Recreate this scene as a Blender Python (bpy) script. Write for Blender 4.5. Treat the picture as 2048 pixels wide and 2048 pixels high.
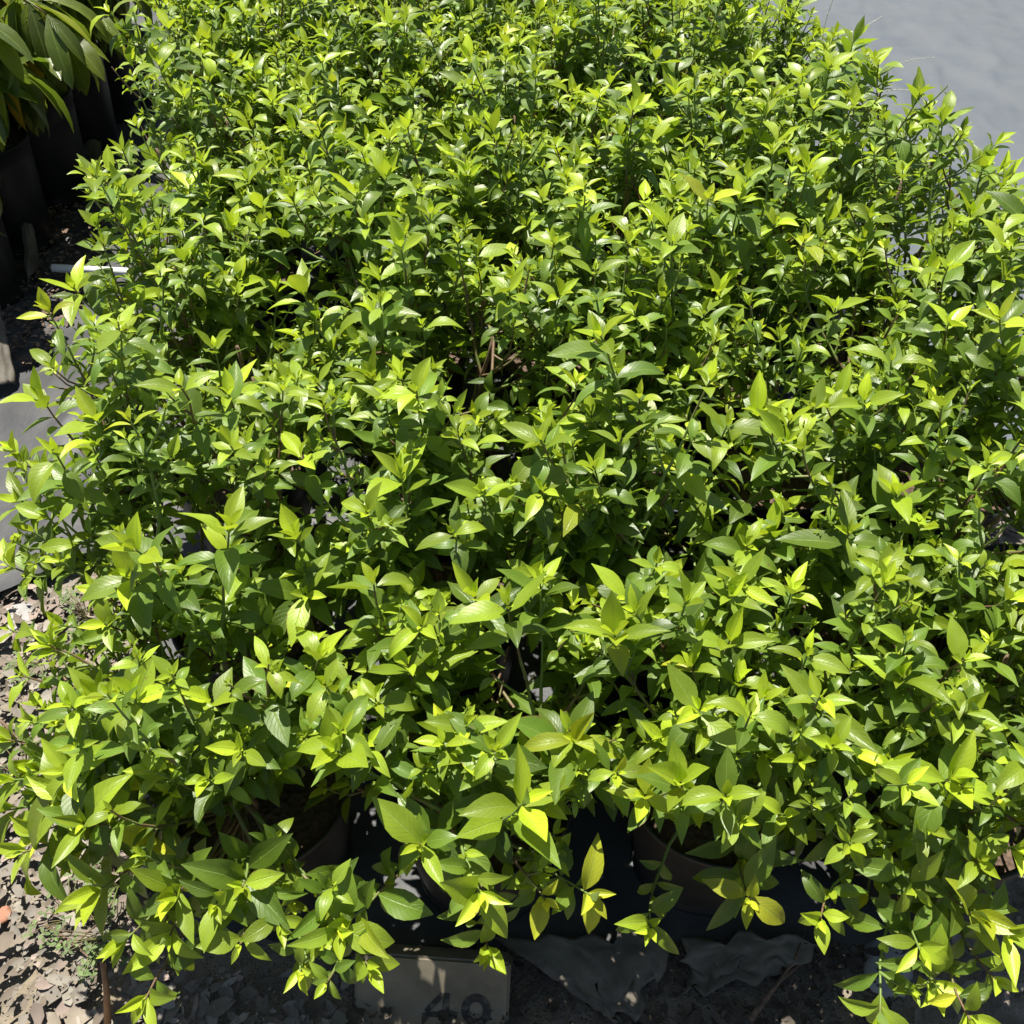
import bpy, math, random
import numpy as np
from math import radians as R, sin, cos, tan, pi

for o in list(bpy.data.objects):
    bpy.data.objects.remove(o, do_unlink=True)
SC = bpy.context.scene
COL = SC.collection

# ------------------------------------------------------------------ camera
CAM_H, PITCH, FOV = 1.70, 46.0, 55.0
cam = bpy.data.cameras.new('camera')
cam.sensor_width = 36; cam.lens = 18 / tan(R(FOV / 2)); cam.clip_start = .02; cam.clip_end = 500
camo = bpy.data.objects.new('camera', cam); COL.objects.link(camo)
camo.location = (0, 0, CAM_H); camo.rotation_euler = (R(90 - PITCH), 0, 0)
SC.camera = camo

# ------------------------------------------------------------------ light
SUN_EL, SUN_AZ = 71.0, -24.0            # azimuth from +Y, positive towards +X
w = bpy.data.worlds.new('World'); SC.world = w; w.use_nodes = True
nt = w.node_tree; bg = nt.nodes['Background']
sky = nt.nodes.new('ShaderNodeTexSky'); sky.sky_type = 'NISHITA'; sky.sun_disc = False
sky.sun_elevation = R(SUN_EL); sky.sun_rotation = R(SUN_AZ)
sky.air_density = 1.0; sky.dust_density = 1.2
nt.links.new(sky.outputs[0], bg.inputs[0]); bg.inputs[1].default_value = 0.05
sl = bpy.data.lights.new('sun', 'SUN'); sl.energy = 5.0; sl.angle = R(0.5); sl.color = (1, .955, .86)
so = bpy.data.objects.new('sun', sl); COL.objects.link(so)
so.rotation_euler = (R(90 - SUN_EL), 0, R(180 - SUN_AZ)); so.location = (0, 0, 6)
SC.view_settings.view_transform = 'Standard'; SC.view_settings.look = 'None'
SC.view_settings.exposure = 0.95; SC.view_settings.gamma = 1

# ------------------------------------------------------------------ helpers
F_PX = 1024 / tan(R(FOV / 2))
def P(px, py, z=0.0):
    """where the sight line through a photo pixel (2048 scale) meets the height z"""
    x = (px - 1024) / F_PX; v = (py - 1024) / F_PX
    cp, sp = cos(R(PITCH)), sin(R(PITCH))
    d = np.array([x, cp - v * sp, -sp - v * cp])
    t = (z - CAM_H) / d[2]
    return np.array([d[0] * t, d[1] * t, z])
def proj(p):
    cp, sp = cos(R(PITCH)), sin(R(PITCH))
    dx, dy, dz = p[0], p[1], p[2] - CAM_H
    dep = dy * cp - dz * sp; up = dy * sp + dz * cp
    return 1024 + F_PX * dx / dep, 1024 - F_PX * up / dep

def tag(o, label=None, cat=None, group=None, kind=None):
    if label: o['label'] = label
    if cat: o['category'] = cat
    if group: o['group'] = group
    if kind: o['kind'] = kind
    return o
def empty(name, loc=(0, 0, 0), rz=0):
    o = bpy.data.objects.new(name, None); COL.objects.link(o)
    o.location = loc; o.rotation_euler = (0, 0, rz); o.empty_display_size = .1
    return o
def mesh_obj(name, V, Q, mat, parent=None, uv=None, tint=None, smooth=True, loc=None):
    """V (n,3); Q (m,4) or (m,3) index array or list of both"""
    me = bpy.data.meshes.new(name)
    V = np.asarray(V, dtype=np.float32)
    if isinstance(Q, list): Qs = [np.asarray(q, dtype=np.int32) for q in Q if len(q)]
    else: Qs = [np.asarray(Q, dtype=np.int32)]
    loops = np.concatenate([q.ravel() for q in Qs])
    tot = np.concatenate([np.full(len(q), q.shape[1], np.int32) for q in Qs])
    start = np.concatenate([[0], np.cumsum(tot)[:-1]]).astype(np.int32)
    me.vertices.add(len(V)); me.vertices.foreach_set('co', V.ravel())
    me.loops.add(len(loops)); me.loops.foreach_set('vertex_index', loops)
    me.polygons.add(len(tot)); me.polygons.foreach_set('loop_start', start)
    me.polygons.foreach_set('loop_total', tot)
    me.polygons.foreach_set('use_smooth', np.full(len(tot), smooth, bool))
    if uv is not None:
        ul = me.uv_layers.new(name='UVMap')
        ul.data.foreach_set('uv', np.asarray(uv, np.float32)[loops].ravel())
    if tint is not None:
        a = me.attributes.new('tint', 'FLOAT_COLOR', 'POINT')
        a.data.foreach_set('color', np.asarray(tint, np.float32).ravel())
    me.update(calc_edges=True); me.validate()
    if mat: me.materials.append(mat)
    o = bpy.data.objects.new(name, me); COL.objects.link(o)
    if parent: o.parent = parent
    if loc is not None: o.location = loc
    return o

class MB:
    def __init__(s): s.V = []; s.Q = []; s.T = []; s.n = 0
    def add(s, V, Q=None, T=None):
        V = np.asarray(V, float)
        if Q is not None and len(Q): s.Q.append(np.asarray(Q) + s.n)
        if T is not None and len(T): s.T.append(np.asarray(T) + s.n)
        s.V.append(V); s.n += len(V)
    def tube(s, pts, rad, k=6, cap=True):
        pts = np.asarray(pts, float); n = len(pts)
        rad = np.broadcast_to(np.asarray(rad, float), (n,))
        tan_ = np.gradient(pts, axis=0); tan_ /= np.linalg.norm(tan_, axis=1)[:, None] + 1e-9
        ref = np.array([0, 0, 1.]) if abs(tan_[0][2]) < .9 else np.array([1., 0, 0])
        V = []
        a = np.cross(tan_[0], ref); a /= np.linalg.norm(a)
        for i in range(n):
            a = a - tan_[i] * a.dot(tan_[i]); a /= np.linalg.norm(a) + 1e-9
            b = np.cross(tan_[i], a)
            th = np.arange(k) * 2 * pi / k
            V.append(pts[i] + rad[i] * (np.cos(th)[:, None] * a + np.sin(th)[:, None] * b))
        V = np.concatenate(V)
        i = np.arange(n - 1)[:, None] * k; j = np.arange(k)[None, :]; j2 = (j + 1) % k
        Q = np.stack([i + j, i + j2, i + k + j2, i + k + j], -1).reshape(-1, 4)
        T = []
        if cap:
            V = np.concatenate([V, pts[:1], pts[-1:]])
            T = [(n * k, (q + 1) % k, q) for q in range(k)] + [(n * k + 1, (n - 1) * k + q, (n - 1) * k + (q + 1) % k) for q in range(k)]
        s.add(V, Q, T)
    def lathe(s, prof, k=48, c=(0, 0, 0), ripple=0):
        n = len(prof); th = np.arange(k) * 2 * pi / k
        V = []
        for (r, z) in prof:
            rr = r * (1 + ripple * np.sin(th * 3 + .5) + abs(ripple) * 1.2 * np.sin(th * 9 + 1 + z * 12) * max(0, 1 - z * 3.2) + .002 * np.sin(th * 17))
            V.append(np.stack([c[0] + rr * np.cos(th), c[1] + rr * np.sin(th), np.full(k, c[2] + z)], 1))
        i = np.arange(n - 1)[:, None] * k; j = np.arange(k)[None, :]; j2 = (j + 1) % k
        s.add(np.concatenate(V), np.stack([i + j, i + j2, i + k + j2, i + k + j], -1).reshape(-1, 4))
    def build(s, name, mat, parent=None, smooth=True):
        Q = []
        if s.Q: Q.append(np.concatenate(s.Q))
        if s.T: Q.append(np.concatenate(s.T))
        return mesh_obj(name, np.concatenate(s.V), Q, mat, parent, smooth=smooth)

def hash2(ix, iy, seed):
    h = np.sin(ix * 127.1 + iy * 311.7 + seed * 74.7) * 43758.5453
    return h - np.floor(h)
def vnoise(x, y, seed=0):
    ix, iy = np.floor(x), np.floor(y); fx, fy = x - ix, y - iy
    fx = fx * fx * (3 - 2 * fx); fy = fy * fy * (3 - 2 * fy)
    a, b = hash2(ix, iy, seed), hash2(ix + 1, iy, seed)
    c, d = hash2(ix, iy + 1, seed), hash2(ix + 1, iy + 1, seed)
    return (a * (1 - fx) + b * fx) * (1 - fy) + (c * (1 - fx) + d * fx) * fy
def fbm(x, y, seed=0, o=4):
    v = 0; a = .5
    for i in range(o):
        v = v + a * vnoise(x * 2 ** i, y * 2 ** i, seed + i); a *= .5
    return v

# ------------------------------------------------------------------ materials
class NT:
    def __init__(s, name):
        s.m = bpy.data.materials.new(name); s.m.use_nodes = True
        s.t = s.m.node_tree; s.b = s.t.nodes['Principled BSDF']; s.out = s.t.nodes['Material Output']
    def n(s, typ, **kw):
        x = s.t.nodes.new(typ)
        for k, v in kw.items():
            if k.startswith('i_'):
                k2 = k[2:]; x.inputs[int(k2) if k2.isdigit() else k2.replace('_', ' ')].default_value = v
            else: setattr(x, k, v)
        return x
    def l(s, a, b): s.t.links.new(a, b)
    def mix(s, fac, a, b, blend='MIX'):
        x = s.t.nodes.new('ShaderNodeMix'); x.data_type = 'RGBA'; x.blend_type = blend
        for sock, v in ((x.inputs['Factor'], fac), (x.inputs[6], a), (x.inputs[7], b)):
            if isinstance(v, bpy.types.NodeSocket): s.l(v, sock)
            else: sock.default_value = v if not isinstance(v, tuple) or len(v) == 4 else (*v, 1)
        return x.outputs[2]
    def math(s, op, a, b=0.0, c=0.0, clamp=False):
        x = s.t.nodes.new('ShaderNodeMath'); x.operation = op; x.use_clamp = clamp
        for i, v in enumerate((a, b, c)):
            if isinstance(v, bpy.types.NodeSocket): s.l(v, x.inputs[i])
            else: x.inputs[i].default_value = v
        return x.outputs[0]
    def ramp(s, fac, stops):
        x = s.t.nodes.new('ShaderNodeValToRGB'); s.l(fac, x.inputs[0])
        e = x.color_ramp.elements
        while len(e) < len(stops): e.new(.5)
        for i, (p, c) in enumerate(stops): e[i].position = p; e[i].color = (*c, 1) if len(c) == 3 else c
        return x.outputs[0]
    def noise(s, scale, detail=4, rough=.55, vec=None, out=0):
        x = s.t.nodes.new('ShaderNodeTexNoise'); x.inputs['Scale'].default_value = scale
        x.inputs['Detail'].default_value = detail; x.inputs['Roughness'].default_value = rough
        if vec is not None: s.l(vec, x.inputs['Vector'])
        return x.outputs[out]
    def bump(s, h, strength, dist):
        x = s.t.nodes.new('ShaderNodeBump'); s.l(h, x.inputs['Height'])
        x.inputs['Strength'].default_value = strength; x.inputs['Distance'].default_value = dist
        s.l(x.outputs[0], s.b.inputs['Normal']); return x.outputs[0]

def leaf_material(name, old, young, yellow, under, t_old, t_young, rough=.36, transl=.42):
    a = NT(name)
    at = a.n('ShaderNodeAttribute', attribute_name='tint')
    sep = a.n('ShaderNodeSeparateColor'); a.l(at.outputs['Color'], sep.inputs[0])
    age, rnd, yel = sep.outputs[0], sep.outputs[1], sep.outputs[2]
    uv = a.n('ShaderNodeUVMap'); su = a.n('ShaderNodeSeparateXYZ'); a.l(uv.outputs[0], su.inputs[0])
    wx = a.math('ABSOLUTE', a.math('SUBTRACT', su.outputs[0], .5))      # 0 at midrib .. .5 at the margin
    mid = a.math('SUBTRACT', 1, a.math('MULTIPLY', wx, 26, clamp=True), clamp=True)
    # side veins, curving towards the tip
    ph = a.math('SUBTRACT', a.math('MULTIPLY', su.outputs[1], 9.0), a.math('MULTIPLY', wx, 5.0))
    fr = a.math('ABSOLUTE', a.math('SUBTRACT', a.math('FRACT', ph), .5))  # .5 at the vein
    vein = a.math('MULTIPLY', a.math('SUBTRACT', fr, .43, clamp=True), 12, clamp=True)
    tc = a.n('ShaderNodeTexCoord')
    nz = a.noise(28, 3, .6, tc.outputs['Object'])
    base = a.mix(age, old, young)
    base = a.mix(yel, base, yellow)
    val = a.math('ADD', .62, a.math('MULTIPLY', rnd, .75))
    val = a.math('MULTIPLY', val, a.math('ADD', .80, a.math('MULTIPLY', nz, .4)))
    mul = a.n('ShaderNodeVectorMath', operation='SCALE'); a.l(base, mul.inputs[0]); a.l(val, mul.inputs['Scale'])
    base2 = a.mix(a.math('MULTIPLY', mid, .5), mul.outputs[0], (.30, .40, .10))
    base2 = a.mix(a.math('MULTIPLY', vein, .24), base2, (.22, .32, .08))
    geo = a.n('ShaderNodeNewGeometry')
    sp = a.noise(150, 2, .5, tc.outputs['Object']); big = a.noise(9, 2, .5, tc.outputs['Object'])
    spot = a.math('MULTIPLY', a.math('MULTIPLY', a.math('SUBTRACT', sp, .66, clamp=True), 14, clamp=True), a.math('MULTIPLY', a.math('SUBTRACT', big, .5, clamp=True), 8, clamp=True), clamp=True)
    base2 = a.mix(a.math('MULTIPLY', spot, .75), base2, (.16, .11, .04))
    edge = a.math('MULTIPLY', a.math('SUBTRACT', a.math('ADD', a.math('MULTIPLY', wx, 2), a.math('MULTIPLY', sp, .5)), 1.13, clamp=True), 9, clamp=True)
    edge = a.math('MULTIPLY', edge, a.math('MULTIPLY', a.math('SUBTRACT', rnd, .80, clamp=True), 6, clamp=True))
    base2 = a.mix(a.math('MULTIPLY', edge, .7), base2, (.20, .12, .04))
    base3 = a.mix(geo.outputs['Backfacing'], base2, under)
    a.l(base3, a.b.inputs['Base Color'])
    rn = a.math('MULTIPLY', a.math('SUBTRACT', nz, .5), .35)
    a.l(a.math('ADD', a.math('ADD', rough, rn), a.math('MULTIPLY', geo.outputs['Backfacing'], .25)), a.b.inputs['Roughness'])
    a.b.inputs['Specular IOR Level'].default_value = .50
    h = a.math('ADD', a.math('MULTIPLY', a.math('ADD', mid, vein), -.6), a.math('MULTIPLY', nz, .5))
    bn = a.bump(h, .55, .0014)
    tcx = a.mix(age, t_old, t_young); tcx = a.mix(yel, tcx, (.72, .66, .03))
    tm = a.n('ShaderNodeVectorMath', operation='SCALE'); a.l(tcx, tm.inputs[0])
    a.l(a.math('ADD', .75, a.math('MULTIPLY', rnd, .5)), tm.inputs['Scale'])
    tr = a.n('ShaderNodeBsdfTranslucent'); a.l(tm.outputs[0], tr.inputs['Color'])
    ms = a.n('ShaderNodeMixShader'); ms.inputs[0].default_value = transl
    a.l(a.b.outputs[0], ms.inputs[1]); a.l(tr.outputs[0], ms.inputs[2]); a.l(ms.outputs[0], a.out.inputs[0])
    return a.m

M_LEAF = leaf_material('shrub_leaf', (.086, .156, .018), (.43, .55, .028), (.60, .58, .03), (.15, .22, .06),
                       (.26, .41, .014), (.61, .75, .03), rough=.42, transl=.31)
M_BIG = leaf_material('sapling_leaf', (.07, .105, .015), (.34, .38, .03), (.60, .34, .03), (.12, .15, .04),
                      (.16, .26, .02), (.40, .48, .03), rough=.34, transl=.30)
M_WEED = leaf_material('weed_leaf', (.10, .16, .05), (.17, .24, .07), (.3, .3, .1), (.13, .18, .08),
                       (.20, .32, .04), (.3, .4, .05), rough=.55, transl=.3)

def simple(name, col, rough=.5, col2=None, scale=20, bump=0, bdist=.002, spec=.5, detail=4, lo=.35, hi=.65):
    a = NT(name); tc = a.n('ShaderNodeTexCoord')
    nz = a.noise(scale, detail, .6, tc.outputs['Object'])
    c = a.ramp(nz, [(lo, col), (hi, col2 or col)])
    a.l(c, a.b.inputs['Base Color']); a.b.inputs['Roughness'].default_value = rough
    a.b.inputs['Specular IOR Level'].default_value = spec
    if bump: a.bump(nz, bump, bdist)
    return a.m
M_TWIG = simple('green_twig', (.15, .09, .05), .55, (.15, .22, .05), 7, lo=.42, hi=.52)
M_BARK = simple('bark', (.085, .05, .03), .75, (.20, .13, .085), 90, .5)
M_POT = simple('black_plastic', (.006, .008, .010), .45, (.011, .013, .015), 9, .08, .003, .3)
M_POTB = simple('dusty_black_plastic', (.016, .015, .014), .5, (.034, .031, .027), 7, .08, .003, .4)
M_PVC = simple('white_plastic', (.72, .72, .70), .35, (.78, .78, .76), 8)
M_CARD = simple('grey_board', (.13, .112, .078), .85, (.22, .19, .135), 11, .35)
M_INK = simple('black_ink', (.016, .015, .014), .7, (.10, .09, .07), 60, lo=.5, hi=.68)
M_STEEL = simple('dark_rod', (.02, .02, .022), .4)
M_STONE = simple('pale_stone', (.26, .25, .24), .85, (.38, .37, .36), 18, .5, .01)
M_TERRA = simple('terracotta', (.30, .13, .08), .8, (.38, .18, .11), 30, .3)
M_STRAW = simple('seed_stalk', (.45, .43, .33), .6, (.6, .58, .46), 80)

def soil_material():
    a = NT('potting_mix'); tc = a.n('ShaderNodeTexCoord')
    v = a.n('ShaderNodeTexVoronoi'); v.inputs['Scale'].default_value = 90; a.l(tc.outputs['Object'], v.inputs['Vector'])
    c = a.mix(a.noise(40, 4, .6, tc.outputs['Object']), (.035, .022, .015), (.20, .13, .09))
    a.l(c, a.b.inputs['Base Color']); a.b.inputs['Roughness'].default_value = .9
    a.bump(v.outputs['Distance'], .9, .012); return a.m
M_SOIL = soil_material()

def ground_material():
    a = NT('dry_ground'); tc = a.n('ShaderNodeTexCoord'); ob = tc.outputs['Object']
    n1 = a.noise(1.6, 5, .6, ob); n2 = a.noise(22, 6, .7, ob); n3 = a.noise(120, 3, .6, ob)
    c = a.ramp(n2, [(.30, (.07, .058, .046)), (.48, (.19, .165, .135)), (.66, (.30, .265, .22))])
    c2 = a.mix(a.ramp(n1, [(.42, (0, 0, 0)), (.62, (1, 1, 1))]), c, (.24, .195, .13))
    v = a.n('ShaderNodeTexVoronoi'); v.inputs['Scale'].default_value = 130; a.l(ob, v.inputs['Vector'])
    peb = a.ramp(v.outputs['Distance'], [(.10, (1, 1, 1)), (.28, (0, 0, 0))])
    c3 = a.mix(a.math('MULTIPLY', peb, .55), c2, (.36, .32, .26))
    a.l(c3, a.b.inputs['Base Color']); a.b.inputs['Roughness'].default_value = .95
    h = a.math('ADD', a.math('MULTIPLY', n2, 1.0), a.math('ADD', a.math('MULTIPLY', n3, .3), a.math('MULTIPLY', peb, .35)))
    a.bump(h, .8, .02); return a.m
M_GROUND = ground_material()

def sheet_material(name, c1, c2, rough, bump=.25):
    a = NT(name); tc = a.n('ShaderNodeTexCoord'); ob = tc.outputs['Object']
    n1 = a.noise(2.2, 4, .55, ob); n2 = a.noise(9, 5, .6, ob); n3 = a.noise(160, 2, .5, ob)
    dust = a.ramp(n2, [(.40, (0, 0, 0)), (.75, (1, 1, 1))])
    c = a.mix(n1, c1, c2); c = a.mix(a.math('MULTIPLY', dust, .10), c, (.24, .22, .19))
    a.l(c, a.b.inputs['Base Color'])
    a.l(a.math('ADD', rough, a.math('MULTIPLY', dust, .15)), a.b.inputs['Roughness'])
    a.b.inputs['Specular IOR Level'].default_value = .35
    h = a.math('ADD', a.math('MULTIPLY', n2, 1.0), a.math('MULTIPLY', n3, .03))
    a.bump(h, bump, .02); return a.m
M_FILM = sheet_material('dark_plastic_film', (.040, .041, .044), (.064, .065, .068), .50)
M_SHEET = sheet_material('grey_ground_sheet', (.078, .090, .107), (.096, .109, .124), .60, .08)

def litter_material():
    a = NT('dry_leaf_litter')
    at = a.n('ShaderNodeAttribute', attribute_name='tint'); tc = a.n('ShaderNodeTexCoord')
    nz = a.noise(70, 3, .6, tc.outputs['Object'])
    c = a.mix(a.math('MULTIPLY', nz, .6), at.outputs['Color'], (.12, .09, .06))
    a.l(c, a.b.inputs['Base Color']); a.b.inputs['Roughness'].default_value = .85
    return a.m
M_LITTER = litter_material()

# ------------------------------------------------------------------ the setting
gx = np.linspace(-1, 1, 241); gx = np.sign(gx) * (np.abs(gx) ** 3.2) * 60 + gx * 3
gy = gx.copy()
GX, GY = np.meshgrid(gx, gy + 1.6)
GZ = -.018 + .022 * (fbm(GX * 5, GY * 5, 3) - .5) * np.exp(-((GX) ** 2 + (GY - 1.6) ** 2) / 40)
n = len(gx); ii, jj = np.meshgrid(np.arange(n - 1), np.arange(n - 1), indexing='ij')
b0 = (ii * n + jj).ravel()
ground = mesh_obj('ground', np.stack([GX.ravel(), GY.ravel(), GZ.ravel()], 1),
                  np.stack([b0, b0 + 1, b0 + n + 1, b0 + n], 1), M_GROUND)
tag(ground, kind='structure')

def sheet(name, edge, xa, xb, yfar, mat, nx=260, ny=150, z0=.004, amp=.010, seed=1):
    ex = np.array([e[0] for e in edge]); ey = np.array([e[1] for e in edge]); o_ = np.argsort(ex)
    xs = np.linspace(xa, xb, nx); yf = np.interp(xs, ex[o_], ey[o_])
    yf = yf + .03 * (fbm(xs * 14, xs * 0 + 2, seed) - .5)
    t = np.linspace(0, 1, ny) ** 1.35
    X = np.repeat(xs[None], ny, 0); Y = yf[None] + (yfar - yf[None]) * t[:, None]
    r1 = np.abs(fbm(X * 2.2 + Y * .8, Y * 2.0, seed, 3) - .47)
    r2 = np.abs(fbm(X * 5 - Y * 2, Y * 4 + X, seed + 5, 3) - .47)
    Z = z0 + amp * (1.6 * np.clip(.18 - r1, 0, 1) / .18 + .7 * np.clip(.12 - r2, 0, 1) / .12 + .5 * fbm(X * 9, Y * 9, seed + 9, 2))
    Z += .012 * np.exp(-(Y - yf[None]) / .03) * (fbm(X * 16, X * 0, seed + 3))
    V = np.stack([X.ravel(), Y.ravel(), Z.ravel()], 1)
    i, j = np.meshgrid(np.arange(ny - 1), np.arange(nx - 1), indexing='ij'); b = (i * nx + j).ravel()
    o = mesh_obj(name, V, np.stack([b, b + 1, b + nx + 1, b + nx], 1), mat)
    return o
eL = [P(-600, 1260)[:2], P(-60, 1225)[:2], P(90, 1160)[:2], P(190, 1120)[:2], P(300, 1150)[:2], P(335, 1600)[:2], P(400, 1885)[:2],
      P(560, 1900)[:2], P(1000, 1905)[:2], P(1200, 1900)[:2], P(1500, 1890)[:2], P(1740, 1893)[:2], P(1850, 1880)[:2]]
film = sheet('plastic_film', eL, -3.2, P(1850, 1880)[0], 7.5, M_FILM, amp=.014, seed=4)
tag(film, 'wrinkled dark grey plastic film on the ground left of the shrub block', 'ground sheet')
x1 = P(1000, 1905)
eR = [(-.35, 2.6), (.2, 1.9), P(1850, 1700)[:2], P(1905, 1500)[:2], P(1960, 1010)[:2], P(2120, 930)[:2], P(2600, 930)[:2]]
sh = sheet('ground_sheet', eR, -.35, 4.5, 7.5, M_SHEET, z0=.030, amp=.012, seed=8, nx=320)
tag(sh, 'smooth grey blue plastic ground sheet right of and under the shrub block', 'ground sheet')

M_FLAP = simple('dusty_plastic', (.075, .064, .048), .7, (.13, .115, .09), 12, .5, .012)
def flap(name, pts, lab, seed, n=20):
    '''a loose four-cornered tongue of plastic: corners given as (px, py, z), two at the root then two at the free end'''
    a, b, c, d = [P(*p) for p in pts]; V = []
    for i in range(n + 1):
        t = i / n; l = a + (d - a) * t; r = b + (c - b) * t
        for k in range(n + 1):
            q = l + (r - l) * k / n
            f = .022 * np.linalg.norm(b - a) / .2
            jx = f * (vnoise(np.float64(k * .35 + seed), np.float64(t * 7), seed + 2) - .5); jy = f * (vnoise(np.float64(k * .5), np.float64(t * 5 + seed), seed + 7) - .5)
            cr_ = abs(vnoise(np.float64(k * .4 + t * 4 + seed), np.float64(t * 5 - k * .2), seed) - .5)
            V.append(q + np.array([jx, jy, .012 * sin(pi * k / n) + .011 * cr_]))
    i, k = np.meshgrid(np.arange(n), np.arange(n), indexing='ij'); b0 = (i * (n + 1) + k).ravel()
    o = mesh_obj(name, V, np.stack([b0, b0 + 1, b0 + n + 2, b0 + n + 1], 1), M_FLAP)
    sm = o.modifiers.new('thick', 'SOLIDIFY'); sm.thickness = .0012
    tag(o, lab, 'plastic flap')
flap('plastic_flap', [(1000, 1885, .03), (1350, 1880, .03), (1262, 2040, .008), (1215, 2042, .008)], 'pointed grey tongue of plastic hanging forward between two front pots', 1)
flap('plastic_flap', [(1360, 1880, .03), (1640, 1885, .03), (1560, 1950, .012), (1380, 1992, .008)], 'short wide grey plastic flap in front of the pot with the yellow rosette', 2)
flap('plastic_flap', [(42, 452, .13), (68, 454, .13), (80, 540, .03), (56, 572, .03)], 'narrow grey plastic strip at the foot of the left row pots', 3)
flap('plastic_flap', [(168, 288, .10), (200, 285, .10), (212, 345, .03), (172, 345, .03)], 'small grey plastic strip in the walkway beside the black pots', 4)
flap('plastic_flap', [(-40, 600, .15), (2, 610, .15), (32, 770, .03), (-40, 790, .03)], 'broad grey plastic strip cut by the left edge of the photo', 5)

# ------------------------------------------------------------------ leaves
def build_leaves(name, L, mat, parent, nl=6, nw=4, shape='shrub'):
    """L: dict of arrays base(n,3) dir(n,3) nor(n,3) len wid curl fold age rnd yel"""
    B = np.array(L['b']); T = np.array(L['t']); N = np.array(L['n'])
    T /= np.linalg.norm(T, axis=1)[:, None] + 1e-9
    N = N - T * (N * T).sum(1)[:, None]; N /= np.linalg.norm(N, axis=1)[:, None] + 1e-9
    S = np.cross(T, N)
    ln = np.array(L['len'])[:, None, None]; wd = np.array(L['wid'])[:, None, None]
    cu = np.array(L['curl'])[:, None, None]; fo = np.array(L['fold'])[:, None, None]
    tw = np.array(L['twist'])[:, None, None]; ph = np.array(L['rnd'])[:, None, None] * 40
    n = len(B)
    s = np.linspace(0, 1, nl + 1)[None, :, None]; wv = np.linspace(-1, 1, nw + 1)[None, None, :]
    pet = .07
    q = np.clip((s - pet) / (1 - pet), 0, 1)
    if shape == 'shrub': prof = np.sin(pi * q ** .86) ** .82 * (1 - .50 * q ** 2.6)
    elif shape == 'long': prof = np.sin(pi * q ** .92) ** .75
    else: prof = np.sin(pi * q ** 1.1) ** .6
    half = wd * .5 * (prof + .03)
    # centre line bends as an arc
    ang = cu * s ** 1.0
    cc = np.where(np.abs(cu) < 1e-3, 1e-3, cu)
    lx = ln * np.sin(cc * s) / cc; lz = -ln * (1 - np.cos(cc * s)) / cc
    off = wv * half
    lift = np.abs(off) * fo + .05 * wd * np.sin(ph + s * 9 + wv * 1.5) * np.abs(wv) * prof
    # local frame along arc
    ca, sa = np.cos(ang), np.sin(ang)
    t_ = T[:, None, None, :]; n_ = N[:, None, None, :]; s_ = S[:, None, None, :]
    nn = n_ * ca[..., None] + t_ * sa[..., None]
    ct, st = np.cos(tw * s), np.sin(tw * s)
    side = s_ * ct[..., None] + nn * st[..., None]
    up = nn * ct[..., None] - s_ * st[..., None]
    V = B[:, None, None, :] + t_ * lx[..., None] + n_ * lz[..., None] + side * off[..., None] + up * lift[..., None]
    V = V.reshape(-1, 3)
    k = (nl + 1) * (nw + 1)
    i, j = np.meshgrid(np.arange(nl), np.arange(nw), indexing='ij'); b = (i * (nw + 1) + j).ravel()
    q4 = np.stack([b, b + 1, b + nw + 2, b + nw + 1], 1)
    Q = (q4[None] + (np.arange(n) * k)[:, None, None]).reshape(-1, 4)
    uv = np.stack(np.broadcast_arrays((wv * .5 + .5) * np.ones((n, nl + 1, 1)), s * np.ones((n, 1, nw + 1))), -1).reshape(-1, 2)
    tint = np.stack([np.array(L['age']), np.array(L['rnd']), np.array(L['yel']), np.ones(n)], 1)
    tint = np.repeat(tint, k, 0)
    return mesh_obj(name, V, Q, mat, parent, uv=uv, tint=tint)

def newL(): return {k: [] for k in ('b', 't', 'n', 'len', 'wid', 'curl', 'fold', 'twist', 'age', 'rnd', 'yel')}
def addleaf(L, b, t, n, ln, wd, curl, fold, twist, age, rnd, yel):
    for k, v in zip(('b', 't', 'n', 'len', 'wid', 'curl', 'fold', 'twist', 'age', 'rnd', 'yel'), (b, t, n, ln, wd, curl, fold, twist, age, rnd, yel)):
        L[k].append(v)

UP = np.array([0, 0, 1.])
SUNV = np.array([sin(R(SUN_AZ)) * cos(R(SUN_EL)), cos(R(SUN_AZ)) * cos(R(SUN_EL)), sin(R(SUN_EL))])
def nrm(v): return v / (np.linalg.norm(v) + 1e-9)
def bez(p0, p1, p2, n):
    t = np.linspace(0, 1, n)[:, None]
    return (1 - t) ** 2 * p0 + 2 * t * (1 - t) * p1 + t * t * p2

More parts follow.
